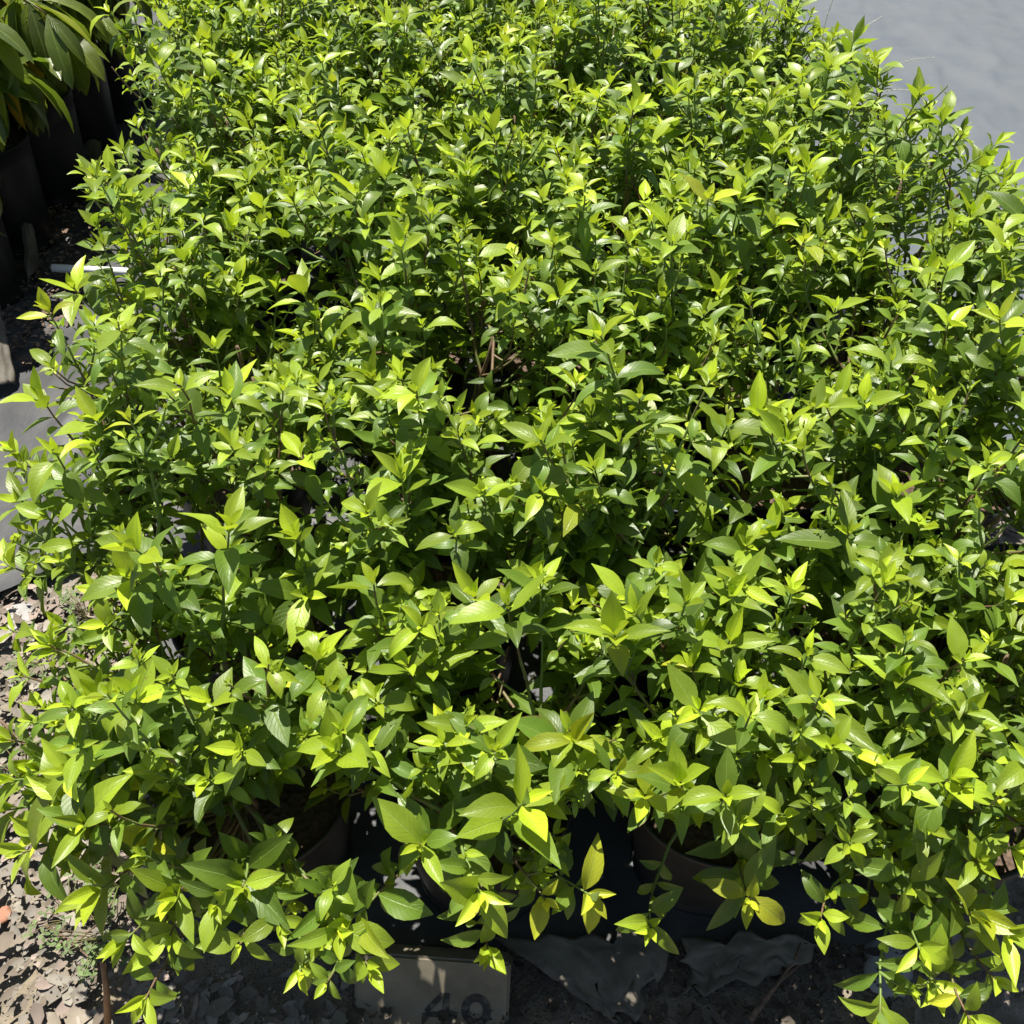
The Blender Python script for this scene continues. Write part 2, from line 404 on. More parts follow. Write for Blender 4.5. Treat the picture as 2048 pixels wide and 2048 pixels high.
def leafy_shoot(rg, old, young, tw, path, size=.072, inter=.030, bare=.12, tip=1.0, yellow=0.0, side=True):
    """a twig with crossed pairs of leaves and a rosette of young leaves at its end"""
    seg = np.linalg.norm(np.diff(path, axis=0), axis=1); cum = np.concatenate([[0], np.cumsum(seg)]); tot = cum[-1]
    tw.tube(path, np.linspace(.0024 + .004 * tot, .0013, len(path)), 5, cap=False)
    def at(d):
        p = np.array([np.interp(d, cum, path[:, k]) for k in range(3)])
        d2 = min(d + .004, tot); d1 = max(d2 - .012, 0)
        tt = np.array([np.interp(d2, cum, path[:, k]) - np.interp(d1, cum, path[:, k]) for k in range(3)])
        return p, nrm(tt)
    phi = rg.uniform(0, pi)
    vig = rg.uniform(.62, 1.15); openf = rg.uniform(.75, 1.15); tipf = rg.uniform(.6, 1.5)
    d = tot; k = 0; laterals = []
    step = .006
    while d > tot * bare:
        p, ax = at(d)
        ref = UP if abs(ax[2]) < .85 else np.array([0, 1., 0])
        a = nrm(np.cross(ax, ref)); b = np.cross(ax, a)
        phi += pi / 2 + rg.uniform(-.3, .3)
        f = min(k / 4.0, 1.0)                     # 0 = newest
        if k == 0: ln = size * rg.uniform(.22, .5) * tipf; open_ = rg.uniform(.15, .55)
        elif k == 1: ln = size * rg.uniform(.42, .85) * min(1.15, tipf); open_ = rg.uniform(.45, 1.0)
        elif k == 2: ln = size * rg.uniform(.75, 1.08); open_ = rg.uniform(.8, 1.2)
        else: ln = size * rg.uniform(.75, 1.18) * (1 - .25 * min(1, (tot - d) / .5)); open_ = rg.uniform(.95, 1.55)
        for sgn in (0, pi):
            if k > 2 and rg.random() < .10 + .10 * (k > 7): continue
            ph = phi + sgn + rg.uniform(-.2, .2)
            rad = cos(ph) * a + sin(ph) * b
            op = (open_ + rg.uniform(-.18, .18)) * openf; lnf = rg.uniform(.8, 1.12)
            t = nrm(ax * cos(op) + rad * sin(op) + UP * (.12 if k > 2 else 0) + rg.normal(0, .06, 3))
            nn = nrm(ax * .8 - rad * .25 + UP * .55 + SUNV * .25 + rg.normal(0, .16, 3))
            age = max(0, 1 - (k / 3.1)) * rg.uniform(.75, 1.3) * tip + (rg.random() < .08) * .35 + .12 * rg.random()
            yel = yellow * rg.uniform(.3, 1) if k < 3 else 0
            if rg.random() < .003: yel = rg.uniform(.3, .8)
            L = young if k < 2 else old
            addleaf(L, p + rad * .0015, t, nn, ln * vig * lnf, ln * vig * lnf * rg.uniform(.31, .50), (rg.uniform(.2, 1.5) if rg.random() < .85 else rg.uniform(-.5, 2.2)) if k > 1 else rg.uniform(-.3, .7),
                    rg.uniform(.10, .55) if k > 1 else rg.uniform(.35, .9), rg.uniform(-.5, .5), min(1, age), rg.random(), yel)
        # small buds in leaf axils
        if k > 3 and rg.random() < .22:
            q = nrm(ax + (cos(phi) * a + sin(phi) * b) * .8)
            for z_ in range(2):
                addleaf(young, p, nrm(q + rg.normal(0, .35, 3)), nrm(UP + rg.normal(0, .3, 3)), size * rg.uniform(.2, .45), size * .14,
                        .4, .5, 0, rg.uniform(.3, .8), rg.random(), 0)
        if side and k > 3 and rg.random() < .30:
            ph = phi + (pi if rg.random() < .5 else 0)
            q = nrm(ax * .75 + (cos(ph) * a + sin(ph) * b) * .8 + UP * .2); ll = rg.uniform(.03, .085)
            laterals.append((p, q, ll))
        d -= step; k += 1
        step = [.006, .012, .020][k] if k < 3 else inter * rg.uniform(.75, 1.25)
        if k == 1: step = .007
    for (p, q, ll) in laterals:
        e = p + q * ll + UP * ll * .25
        leafy_shoot(rg, old, young, tw, bez(p, p + q * ll * .6, e, 5), size=size * rg.uniform(.35, .65), inter=inter * .6, bare=.25, tip=tip * .7, side=False)

def make_pot(parent, r=.14, h=.27, mat=None, soil_drop=.03, seed=0):
    mat = mat or M_POT
    m = MB()
    rb = r * .83
    prof = [(0, .002), (rb * .6, .002), (rb - .006, .003), (rb, .010), (rb + .001, .03), (rb - .003, .034)]
    for k in range(1, 9):
        f = k / 9; prof.append((rb + (r - rb) * f - .002, .034 + (h - .075) * f))
    prof += [(r - .003, h - .038), (r + .001, h - .034), (r + .002, h - .008), (r + .006, h - .006), (r + .007, h), (r + .004, h + .002),
             (r - .002, h), (r - .004, h - .01), (r - .007, h - .06)]
    m.lathe(prof, 56, ripple=.007 * ((seed % 3) - 1.4))
    o = m.build('pot', mat, parent)
    s = MB(); prof2 = [(r - .0055, -.004)] + [(r * f, .004 * sin(f * 9 + seed)) for f in (.85, .65, .45, .25, .1)] + [(.001, .008)]
    s.lathe(prof2, 32, (0, 0, h - soil_drop))
    s.V[0][:, 2] += (vnoise(s.V[0][:, 0] * 90, s.V[0][:, 1] * 90, seed) - .5) * .008 * (np.hypot(s.V[0][:, 0], s.V[0][:, 1]) < r * .9)
    s.build('potting_soil', M_SOIL, parent)
    return o

# dark gaps between the bushes, in photo pixels (cx, cy, rx, ry): fewer shoots end here
GAPS = [(1060, 1350, 120, 110), (640, 510, 150, 60), (1010, 740, 130, 80), (400, 1690, 130, 90), (520, 1760, 190, 80), (1010, 890, 60, 50),
        (1700, 1300, 70, 60), (1300, 1300, 50, 60), (900, 1120, 80, 40), (1560, 960, 70, 50), (1230, 1400, 90, 70), (700, 980, 60, 40)]
GAPS_IN = [(1040, 1340, 75, 75), (1010, 740, 50, 40), (640, 510, 60, 25), (1995, 1060, 45, 80), (1590, 965, 40, 35), (1300, 1290, 30, 35)]
POTS_SEEN = [(1480, 1835, 150, 115), (500, 1730, 130, 70), (1150, 1940, 190, 80), (880, 1970, 190, 80), (720, 1700, 70, 60), (1740, 1760, 60, 50),
             (1560, 1960, 150, 90)]
def edge_x(y): return float(np.interp(y, [0, 250, 330, 480, 640, 1000], [285, 250, 150, 165, 50, -20]))
def prune(L, c, keep):
    ks = list(L); n = len(L['b']); sel = []
    for i in range(n):
        if keep[i]: sel.append(i); continue
        p = L['b'][i] + np.asarray(L['t'][i]) * L['len'][i] * .45
        x, y = proj(p + np.array([c[0], c[1], 0]))
        bad = any(((x - cx) / (rx * .9)) ** 2 + ((y - cy) / (ry * .9)) ** 2 < 1 for (cx, cy, rx, ry) in GAPS_IN + POTS_SEEN)
        if x < edge_x(y) - 30 and y < 620: bad = True
        if 300 < y < 1120 and x < edge_x(y) + 190 and p[2] < .66 and hash2(i * 1.3, x, 3) < .62: bad = True
        if y < 300 and x < edge_x(y) + 60 and p[2] < .6: bad = True
        if not bad: sel.append(i)
    for k in ks: L[k] = [L[k][i] for i in sel]
def tip_ok(p, rg, front):
    x, y = proj(p)
    for (cx, cy, rx, ry) in GAPS:
        if ((x - cx) / rx) ** 2 + ((y - cy) / ry) ** 2 < 1: return False
    if front and y > 1640 and 380 < x < 1720: return False
    if y > 1800 and x < 1720: return False
    if x < 200 and y > 1760: return False
    # the walkway left of the block and the sheet right of it stay open
    if x < edge_x(y) and rg.random() < .93: return False
    if x > 1600 + 1.12 * (y + 10) : return False
    return True

SHRUB_GROUP = 'potted shrubs standing pot to pot in the block'
def make_shrub(c, seed, label, heroes=(), near=1, height=.74, spread=.25, nshoots=40, front=False, lean=(0, 0), name='potted_shrub'):
    rg = np.random.default_rng(seed)
    root = empty(name, (c[0], c[1], .008)); near2 = c[1] < 1.3
    tag(root, label, 'shrub', SHRUB_GROUP)
    h = .27
    make_pot(root, .142, h, M_POTB if front else M_POT, seed=seed)
    old, young = newL(), newL()
    nm = int(rg.integers(3, 5)); stems = []; paths = []
    for i in range(nm):
        th = i * 2 * pi / nm + rg.uniform(-.4, .4); rr = spread * rg.uniform(.35, .6)
        p0 = np.array([.025 * cos(th), .025 * sin(th), h - .035])
        p2 = np.array([rr * cos(th) + lean[0], rr * sin(th) + lean[1], height * rg.uniform(.74, .86)])
        p1 = np.array([rr * .75 * cos(th), rr * .75 * sin(th), h + .14])
        pa = bez(p0, p1, p2, 10); pa[1:-1] += rg.normal(0, .004, (8, 3))
        paths.append(pa); mb = MB(); mb.tube(pa, np.linspace(.0075, .0035, 10), 7)
        stems.append((mb, MB()))
    tips = []
    tries = 0
    while len(tips) < nshoots and tries < nshoots * 12:
        tries += 1
        r_ = spread * 1.12 * math.sqrt(rg.random()); th = rg.uniform(0, 2 * pi)
        z = height * (1.0 - .16 * (r_ / spread) ** 2) + rg.normal(0, .045)
        if rg.random() < .28: z -= rg.uniform(.08, .28); r_ *= 1.1
        if rg.random() < .09: z += rg.uniform(.03, .12)
        p = np.array([r_ * cos(th) + lean[0], r_ * sin(th) + lean[1], z])
        if not tip_ok(p + np.array([c[0], c[1], 0]), rg, front): continue
        if tips and min(np.linalg.norm(p - q[0]) for q in tips) < .035: continue
        tips.append((p, None, 0, 1.0, False))
    for hr in heroes:
        px, py, z = hr[:3]; opt = hr[3] if len(hr) > 3 else {}
        p = P(px, py, z) - np.array([c[0], c[1], .008])
        tips.append((p, opt.get('dir'), opt.get('yel', 0), opt.get('size', 1.0), True))
    kO, kY = [], []
    for (p, dr, yel, sz, hero) in tips:
        # leave the nearest stem below the tip
        best = None
        for si, pa in enumerate(paths):
            for k in range(3, 10):
                q = pa[k]
                dd = np.linalg.norm(p - q)
                cost = abs(dd - .24) + (1.0 if q[2] > p[2] + .02 else 0) + .6 * np.linalg.norm((p - q)[:2]) + rg.uniform(0, .08)
                if best is None or cost < best[0]: best = (cost, si, q)
        _, si, q = best
        v = p - q; L_ = np.linalg.norm(v)
        out = np.array([v[0], v[1], 0])
        ddir = nrm(np.array(dr)) if dr is not None else nrm(UP * .9 + .55 * out / (L_ + .1) + rg.normal(0, .12, 3))
        ctrl = p - ddir * L_ * rg.uniform(.40, .58)
        path = bez(q, ctrl, p, max(7, int(L_ / .03)))
        path[1:-1] += rg.normal(0, .0016, (len(path) - 2, 3))
        leafy_shoot(rg, old, young, stems[si][1], path, size=(.071 if near2 else .070) * (1 + (sz - 1) * .55) * (1.03 if (hero and p[2] < .5) else 1) * rg.uniform(.85, 1.15), inter=.029, yellow=yel + (rg.random() < .04) * rg.uniform(.2, .5),
                    bare=.45 if (hero and p[2] < .46) else .12)
        kO += [hero] * (len(old['b']) - len(kO)); kY += [hero] * (len(young['b']) - len(kY))
    prune(old, c, kO); prune(young, c, kY)
    nl, nw = (7, 4) if near else (5, 2)
    build_leaves('foliage', old, M_LEAF, root, nl, nw)
    build_leaves('young_leaves', young, M_LEAF, root, nl, nw)
    for mb, tb in stems:
        s = mb.build('stem', M_BARK, root)
        if tb.V: tb.build('twig', M_TWIG, s)
    return root

COLS = ['leftmost', 'second from left', 'middle', 'second from right', 'rightmost']
ROWS = ['front', 'second', 'third', 'fourth', 'fifth', 'sixth', 'seventh', 'eighth', 'back']
F_ = (0, -.6, .8)
HERO = {
 (0, 0): [(20, 1260, .48, dict(dir=(-.7, -.1, .7))), (40, 1350, .50, dict(dir=(-.6, -.2, .7))), (120, 1440, .52, dict(dir=(-.4, -.3, .8))), (15, 1480, .44, dict(dir=(-.7, -.2, .6))),
          (70, 1540, .42, dict(dir=(-.6, -.3, .7))), (90, 1660, .42, dict(dir=(-.6, -.5, .6))), (160, 1700, .40, dict(dir=(-.4, -.6, .6))), (15, 1620, .40, dict(dir=(-.7, -.3, .5))),
          (290, 2000, .34, dict(dir=(-.1, -.9, .5), size=1.15)), (430, 1815, .45, dict(dir=(.1, -.8, .7), size=1.25)),
          (600, 1945, .39, dict(dir=(.2, -.9, .5), size=1.3)), (740, 1935, .40, dict(dir=(.6, -.8, .4), size=1.3)), (560, 1850, .42, dict(dir=(.4, -.9, .4), size=1.15)),
          (305, 1685, .42, dict(dir=(.2, -.7, .6), yel=.75)), (130, 1600, .50, dict(dir=(-.5, -.5, .8), size=1.2)),
          (45, 1705, .42, dict(dir=(-.8, -.5, .5), size=1.1)), (200, 1780, .40, dict(dir=(-.5, -.8, .5), size=1.1)), (20, 1560, .45, dict(dir=(-.8, -.3, .5))),
          (240, 1385, .60, dict(dir=(-.2, -.4, 1), size=1.05)), (60, 1440, .5, dict(dir=(-.7, -.3, .6))), (340, 1870, .36, dict(dir=(-.2, -.9, .3), size=1.2)),
          (95, 1290, .55, dict(dir=(-.7, 0, .7))), (485, 1775, .46, dict(dir=(.1, -.6, .8), size=1.1)), (350, 1790, .44, dict(dir=(-.2, -.7, .7), size=1.2)),
          (480, 1890, .41, dict(dir=(0, -.9, .5), size=1.15)), (680, 1870, .43, dict(dir=(.3, -.7, .6), size=1.2)), (250, 1880, .38, dict(dir=(-.4, -.8, .5), size=1.1)), (190, 1180, .58, dict(dir=(-.5, 0, .8), size=1.1)), (480, 1500, .58, dict(dir=(0, -.5, .9)))],
 (0, 1): [(840, 1690, .50, dict(dir=(-.1, -.55, .8), size=1.3)), (700, 1840, .42, dict(dir=(-.5, -.8, .5), size=1.15)), (960, 1790, .48, dict(dir=(.3, -.8, .4), size=1.3)),
          (1090, 1800, .40, dict(dir=(.2, -.7, .6), yel=.8)), (975, 1900, .32, dict(dir=(0, -.8, .5), size=.95)), (1180, 1790, .38, dict(dir=(.5, -.6, .6), yel=.7, size=.9)),
          (990, 1500, .58, dict(dir=(0, -.4, 1), size=1.15)), (650, 1370, .62, dict(dir=(0, -.3, 1), size=1.05)), (1150, 1480, .56, dict(dir=(.2, -.3, 1), yel=.5))],
 (0, 2): [(1300, 1855, .33, dict(dir=(0, -.7, .6), size=1.0)), (1500, 1800, .40, dict(dir=(.1, -.7, .6), yel=.7, size=1.1)), (1290, 1590, .54, dict(dir=(0, -.4, 1), yel=.3, size=1.0)),
          (1480, 1640, .52, dict(dir=(.2, -.6, .8), size=1.2)), (1230, 1270, .66, dict(dir=(0, -.3, 1), size=1.2)), (1400, 1420, .62, dict(dir=(0, -.3, 1), size=1.2))],
 (0, 3): [(1640, 1840, .40, dict(dir=(-.4, -.8, .4), size=1.2)), (1780, 1540, .54, dict(dir=(0, -.4, 1), size=1.15)), (1850, 1660, .5, dict(dir=(.2, -.6, .8), size=1.2)),
          (1950, 1830, .42, dict(dir=(.4, -.7, .6), size=1.2)), (1870, 1970, .34, dict(dir=(.2, -.9, .4), size=1.3)), (1990, 1960, .36, dict(dir=(.4, -.8, .4), size=1.2)),
          (2030, 1700, .5, dict(dir=(.5, -.5, .7), size=1.15)), (1760, 2030, .32, dict(dir=(-.2, -1, .2), size=1.2)), (1940, 2040, .36, dict(dir=(.1, -1, .3), size=1.2)),
          (1760, 1140, .66, dict(dir=(0, -.3, 1), size=1.15)), (1930, 1320, .62, dict(dir=(.2, -.3, 1), size=1.1)), (1830, 1780, .44, dict(dir=(.1, -.7, .5), size=1.1)), (1700, 1690, .50, dict(dir=(-.2, -.6, .8), size=1.1)), (1900, 1560, .56, dict(dir=(.1, -.4, 1), size=1.1)),
          (1840, 1900, .40, dict(dir=(0, -.8, .6), size=1.2)), (2015, 1870, .42, dict(dir=(.3, -.7, .6), size=1.2)), (1600, 1520, .56, dict(dir=(0, -.4, 1), size=1.1))],
 (1, 0): [(25, 900, .60, dict(dir=(-.5, 0, .8))), (60, 1060, .54, dict(dir=(-.5, 0, .8))), (15, 1130, .50, dict(dir=(-.6, -.1, .7))), (120, 1120, .56, dict(dir=(-.3, 0, .9))),
          (95, 620, .80, dict(dir=(-.15, 0, 1))), (85, 800, .70, dict(dir=(-.2, 0, 1))), (360, 770, .78, dict(dir=(0, 0, 1), size=1.05)), (215, 800, .72, dict(dir=(0, 0, 1), size=1.1)),
          (100, 950, .64, dict(dir=(-.2, 0, 1))), (40, 1000, .58, dict(dir=(-.5, 0, .8)))],
 (2, 0): [(190, 350, .84, dict(dir=(-.3, .1, 1))), (185, 640, .74, dict(dir=(0, 0, 1)))],
 (3, 1): [(760, 600, .80, dict(dir=(0, 0, 1)))],
 (4, 2): [(1170, 370, .86, dict(dir=(0, 0, 1), size=1.15, yel=.25))],
 (6, 4): [(1840, 185, .88, dict(dir=(.2, 0, 1))), (1710, 80, .84, dict(dir=(.3, 0, 1)))],
 (5, 4): [(1995, 285, .86, dict(dir=(.6, 0, .8))), (1895, 225, .86, dict(dir=(.1, 0, 1)))],
 (7, 0): [(215, 20, .86, dict(dir=(-.6, 0, .8), size=1.1))],
}
LOOK = {(0, 0): 'low branches hanging forward over bare soil at the lower left', (0, 1): 'low yellow tipped shoots hanging over the card marked 40',
        (0, 2): 'single yellow rosette hanging in front of its pot', (0, 3): 'long low branches filling the lower right corner'}
rg0 = np.random.default_rng(77)
for r in range(9):
    for c_ in range(5):
        if (r, c_) in ((0, 4),): continue
        X = -.415 + .375 * c_ - .19 * .375 * r + rg0.uniform(-.02, .02)
        Y = .77 + .37 * r + rg0.uniform(-.02, .02)
        if c_ == 4: X -= .03
        if (r, c_) in LOOK:
            lab = '%s front row shrub, %s' % (['leftmost', 'second', 'third', 'rightmost'][c_], LOOK[(r, c_)])
        else:
            side = {0: 'beside the left walkway', 4: 'beside the grey sheet', 1: 'inside the block', 2: 'inside the block', 3: 'inside the block'}[c_]
            lab = 'bushy green shrub %s, %s in the %s row of pots' % (side, COLS[c_], ROWS[r])
        hgt = .70 + rg0.uniform(-.03, .05) + (.04 if r > 1 else 0)
        if r == 0: hgt = .60 + rg0.uniform(-.02, .03)
        make_shrub((X, Y), 100 + r * 10 + c_, lab, HERO.get((r, c_), ()), near=1 if r < 4 else 0, height=hgt,
                   spread=.25 if r else .22, nshoots=49 if r else 46, front=(r == 0),
                   lean=((-.03 if c_ == 0 else .03 if c_ == 4 else 0), 0))

# ------------------------------------------------------------------ large-leaved saplings of the left row
def make_sapling(c, seed, label, nleaf=46, h=.40):
    rg = np.random.default_rng(seed)
    root = empty('potted_sapling', (c[0], c[1], .006))
    tag(root, label, 'sapling', 'large leaved saplings in the left row')
    make_pot(root, .152, .36, M_POT, seed=seed)
    L = newL(); tr = MB(); brs = []
    top = .38 + h
    tp = bez(np.array([0, 0, .32]), np.array([.01, .01, .5]), np.array([.02, 0, top]), 9)
    tr.tube(tp, np.linspace(.009, .004, 9), 7)
    trunk = tr.build('trunk', M_BARK, root)
    bm = MB()
    for b in range(6):
        th = b * 2.4 + rg.uniform(-.3, .3); q = tp[3 + b % 6]
        e = q + np.array([cos(th) * .20, sin(th) * .20, rg.uniform(-.04, .12)])
        pa = bez(q, (q + e) / 2 + UP * .06, e, 8); bm.tube(pa, np.linspace(.004, .002, 8), 5)
        brs.append(pa)
    bm.build('twig', M_TWIG, trunk)
    for i in range(nleaf):
        pa = brs[i % 6]; q = pa[int(rg.integers(3, 8))]
        th = rg.uniform(0, 2 * pi)
        t = nrm(np.array([cos(th), sin(th), rg.uniform(-1.5, .1)]))
        ln = rg.uniform(.15, .25); y = rg.random()
        addleaf(L, q, t, nrm(UP + np.array([cos(th), sin(th), 0]) * .5 + rg.normal(0, .15, 3)), ln, ln * rg.uniform(.24, .32), rg.uniform(.5, 1.5), rg.uniform(.1, .4),
                rg.uniform(-.5, .5), rg.uniform(.3, .9) if y > .80 else rg.uniform(0, .25), rg.random(), rg.uniform(.5, 1) if y < .07 else 0)
    build_leaves('foliage', L, M_BIG, root, 8, 4, 'long')
SAP = [((-1.60, 2.52), 'large leaved sapling in a black pot, nearest of the left row'),
       ((-1.61, 2.84), 'large leaved sapling with drooping dark leaves, second from the front in the left row'),
       ((-1.58, 3.16), 'large leaved sapling hanging over the walkway, third from the front in the left row'),
       ((-1.57, 3.48), 'large leaved sapling, fourth of the left row by the walkway'),
       ((-1.57, 3.80), 'large leaved sapling, farthest of the left row by the walkway'),
       ((-1.98, 2.75), 'sapling behind the left row with an orange yellowing leaf'),
       ((-1.98, 3.15), 'sapling behind the left row at the photo edge, darkest of them'),
       ((-1.96, 3.58), 'sapling behind the left row, farthest back at the upper left corner')]
for i, (c, lab) in enumerate(SAP): make_sapling(c, 900 + i, lab, 120, .26)

# ------------------------------------------------------------------ empty black pots beyond the walkway
def empty_pot(c, lab, rot=None, r=.14, seed=0):
    o = empty('empty_pot', c); tag(o, lab, 'pot')
    m = MB(); h = .26; rb = r * .82
    prof = [(0, .003), (rb, .003), (rb + .003, .02), (r - .003, h - .035), (r + .001, h - .03), (r + .002, h - .006), (r + .007, h), (r + .002, h + .002),
            (r - .003, h - .004), (rb - .003, .012), (0, .010)]
    m.lathe(prof, 48); m.build('pot', M_POT, o)
    if rot: o.rotation_euler = rot
empty_pot((*P(255, 215)[:2], .012), 'upright empty black pot in the walkway by the left row')
# ------------------------------------------------------------------ pipe, rod, card, stones, twigs
m = MB(); a = P(106, 536, .058); b = P(330, 548, .058)
pts = np.array([a + (b - a) * t for t in np.linspace(0, 1, 6)])
m.tube(pts, .0125, 16, cap=False)
d = nrm(b - a)
m.tube(np.array([b - d * .001, a + d * .001]), .0105, 16, cap=False)
tag(m.build('pipe', M_PVC), 'short white plastic pipe lying across the left walkway', 'pipe')

m = MB(); p0 = P(1560, 150, .0); q = P(1575, 0, .75)
m.tube(np.array([[q[0], q[1], 0], [q[0], q[1], .5], [q[0] + .01, q[1], .95]]), .007, 8)
tag(m.build('irrigation_stake', M_STEEL), 'thin black stake standing at the top right edge of the block', 'stake')

# card with 40
cr = empty('number_card', P(862, 2003, .022)); cr.rotation_euler = (R(52), R(0), R(-4))
tag(cr, 'grey cardboard carton marked 40 in the shade under the front pots', 'carton')
def boxmesh(x0, x1, y0, y1, z0, z1, bev=.004):
    import bmesh
    bm = bmesh.new(); bmesh.ops.create_cube(bm, size=1)
    for v in bm.verts:
        v.co.x = x0 if v.co.x < 0 else x1; v.co.y = y0 if v.co.y < 0 else y1; v.co.z = z0 if v.co.z < 0 else z1
    bmesh.ops.bevel(bm, geom=bm.edges[:], offset=bev, segments=2, affect='EDGES')
    return bm
bm = boxmesh(-.125, .125, -.07, .075, -.035, 0, .004); me = bpy.data.meshes.new('board'); bm.to_mesh(me); bm.free()
me.materials.append(M_CARD); bo = bpy.data.objects.new('board', me); COL.objects.link(bo); bo.parent = cr
def digit4(m, x, y, s, z):
    def bar(a, b, w):
        a = np.array([*a, 0.]); b = np.array([*b, 0.]); d = nrm(b - a); n_ = np.array([-d[1], d[0], 0]) * w / 2
        V = [a - n_, b - n_, b + n_, a + n_]; V = [np.array([x, y, z]) + v * s for v in V]
        m.add(V, [(0, 1, 2, 3)])
    bar((.62, 0), (.62, 1), .2); bar((.52, .96), (.02, .34), .17); bar((.0, .26), (.52, .26), .17); bar((.72, .26), (.86, .26), .17)
m = MB(); digit4(m, -.008, -.035, .052, .0012)
th = np.linspace(0, 2 * pi, 33)[:-1]
cx, cy = .073, -.009
Vo = np.stack([cx + .024 * np.cos(th), cy + .028 * np.sin(th), np.full(32, .0012)], 1); Vi = np.stack([cx + .011 * np.cos(th), cy + .015 * np.sin(th), np.full(32, .0012)], 1)
k = np.arange(32); m.add(np.concatenate([Vo, Vi]), np.stack([k, (k + 1) % 32, (k + 1) % 32 + 32, k + 32], 1))
m.build('number', M_INK, cr, smooth=False)

def stone(name, c, r, sc, mat, lab, cat, seed, group=None):
    import bmesh
    bm = bmesh.new(); bmesh.ops.create_icosphere(bm, subdivisions=3, radius=1)
    rs = random.Random(seed); ph = [rs.uniform(0, 6) for _ in range(9)]
    for v in bm.verts:
        x, y, z = v.co
        f = 1 + .14 * sin(2.6 * x + ph[0]) * cos(2.2 * y + ph[1]) + .10 * sin(4 * z + ph[2] + 2 * x) + .05 * sin(9 * y + ph[3])
        v.co = (x * f * r * sc[0], y * f * r * sc[1], max(-.7, min(.75 + .1 * x, z * f)) * r * sc[2])
    me = bpy.data.meshes.new(name); bm.to_mesh(me); bm.free(); me.materials.append(mat)
    for p in me.polygons: p.use_smooth = True
    o = bpy.data.objects.new(name, me); COL.objects.link(o); o.location = c; o.rotation_euler = (0, 0, rs.uniform(0, 6))
    tag(o, lab, cat, group)
stone('stone', P(20, 1245, -.01), .05, (1.3, .8, .3), M_STONE, 'pale lump added for the sunlit end of the plastic film on the left', 'stone', 2)  # added pale lump, stands in for the glaring sunlit end of the film
stone('pot_shard', P(5, 1830, .0), .016, (1, .8, .5), M_TERRA, 'small reddish clay shard at the left edge', 'shard', 3)
stone('stone', P(1775, 1925, .0), .05, (1.2, .8, .3), M_STONE, 'white flat stone in front of the sheet at lower right', 'stone', 4)

m = MB(); a = P(205, 1925, .12); b = P(215, 2048, .02)
m.tube(np.array([a, (a + b) / 2 + [.004, 0, .005], b]), [.004, .005, .006], 7)
tag(m.build('twig', simple('orange_twig', (.28, .13, .06), .6, (.36, .19, .09), 60)), 'orange brown twig poking up at the lower left', 'twig')

# fallen branches on the ground
def dead_twig(pts, r, lab):
    m = MB(); pts = np.array([P(*p) for p in pts]); m.tube(pts, np.linspace(r, r * .5, len(pts)), 6)
    k = len(pts) // 2
    m.tube(np.array([pts[k], pts[k] + [.03, .03, .01], pts[k] + [.05, .07, .015]]), [r * .5, r * .4, r * .3], 5)
    tag(m.build('dead_twig', M_BARK), lab, 'twig', 'dead twigs lying on the ground')
dead_twig([(90, 1850, .02), (150, 1890, .015), (205, 1940, .02)], .003, 'thin dark twig in the leaf litter at lower left')
dead_twig([(1500, 2040, .02), (1560, 1960, .02), (1610, 1920, .02)], .005, 'grey stick leaning in the shade at the bottom, left of the white stone')
dead_twig([(0, 1440, .02), (60, 1500, .02), (140, 1540, .02)], .003, 'thin twig beside the left edge halfway down the litter')

# ------------------------------------------------------------------ litter, chips
def litter(name, regions, count, seed, cols, smin, smax, lab, cat, zb=0.0):
    rg = np.random.default_rng(seed); L = []; V = []; Q = []; T = []; tint = []
    n = 0
    for (pts, wgt) in regions:
        k = int(count * wgt); poly = [P(*p)[:2] for p in pts]
        lo = np.min(poly, 0); hi = np.max(poly, 0); got = 0
        while got < k:
            x, y = rg.uniform(lo, hi)
            ins = False; j = len(poly) - 1
            for i in range(len(poly)):
                (xi, yi), (xj, yj) = poly[i], poly[j]
                if (yi > y) != (yj > y) and x < (xj - xi) * (y - yi) / (yj - yi) + xi: ins = not ins
                j = i
            if not ins: continue
            got += 1
            s = smin + (smax - smin) * rg.random() ** 3.6; wd = s * rg.uniform(.2, .7); a = rg.uniform(0, 2 * pi)
            ti = rg.uniform(-.5, .5, 2); z0 = rg.uniform(.0, .016) - .008
            ss = np.linspace(-1, 1, 5); cu = rg.uniform(-.5, 1.0)
            pts_ = []
            for q, t in enumerate(ss):
                hw = wd * .5 * (1 - abs(t) ** 2) ** .5 * rg.uniform(.7, 1.2) + .0006
                for e in (-1, 0, 1):
                    pts_.append((t * s * .5, e * hw, z0 + cu * s * .25 * t * t + abs(e) * hw * rg.uniform(-.2, .7) + .006))
            p = np.array(pts_); p[:, 2] += p[:, 0] * ti[0] * .4 + p[:, 1] * ti[1] * .4
            p[:, 2] -= min(0, p[:, 2].min() + .018)
            ca, sa = cos(a), sin(a)
            p = np.stack([x + p[:, 0] * ca - p[:, 1] * sa, y + p[:, 0] * sa + p[:, 1] * ca, p[:, 2] + zb], 1)
            V.append(p)
            for i in range(4):
                for e in range(2): b = n + i * 3 + e; Q.append((b, b + 1, b + 4, b + 3))
            n += 15
            c = np.array(cols[int(rg.integers(len(cols)))]) * rg.uniform(.6, 1.25)
            tint.append(np.repeat([[*c, 1]], 15, 0))
    o = mesh_obj(name, np.concatenate(V), np.array(Q), M_LITTER, tint=np.concatenate(tint))
    tag(o, lab, cat, kind='stuff')
BEIGE = [(.25, .235, .20), (.31, .285, .24), (.24, .205, .16), (.20, .185, .16), (.29, .23, .20), (.14, .115, .09)]
BROWN = [(.17, .10, .07), (.11, .065, .045), (.24, .15, .11), (.08, .05, .035), (.32, .22, .17)]
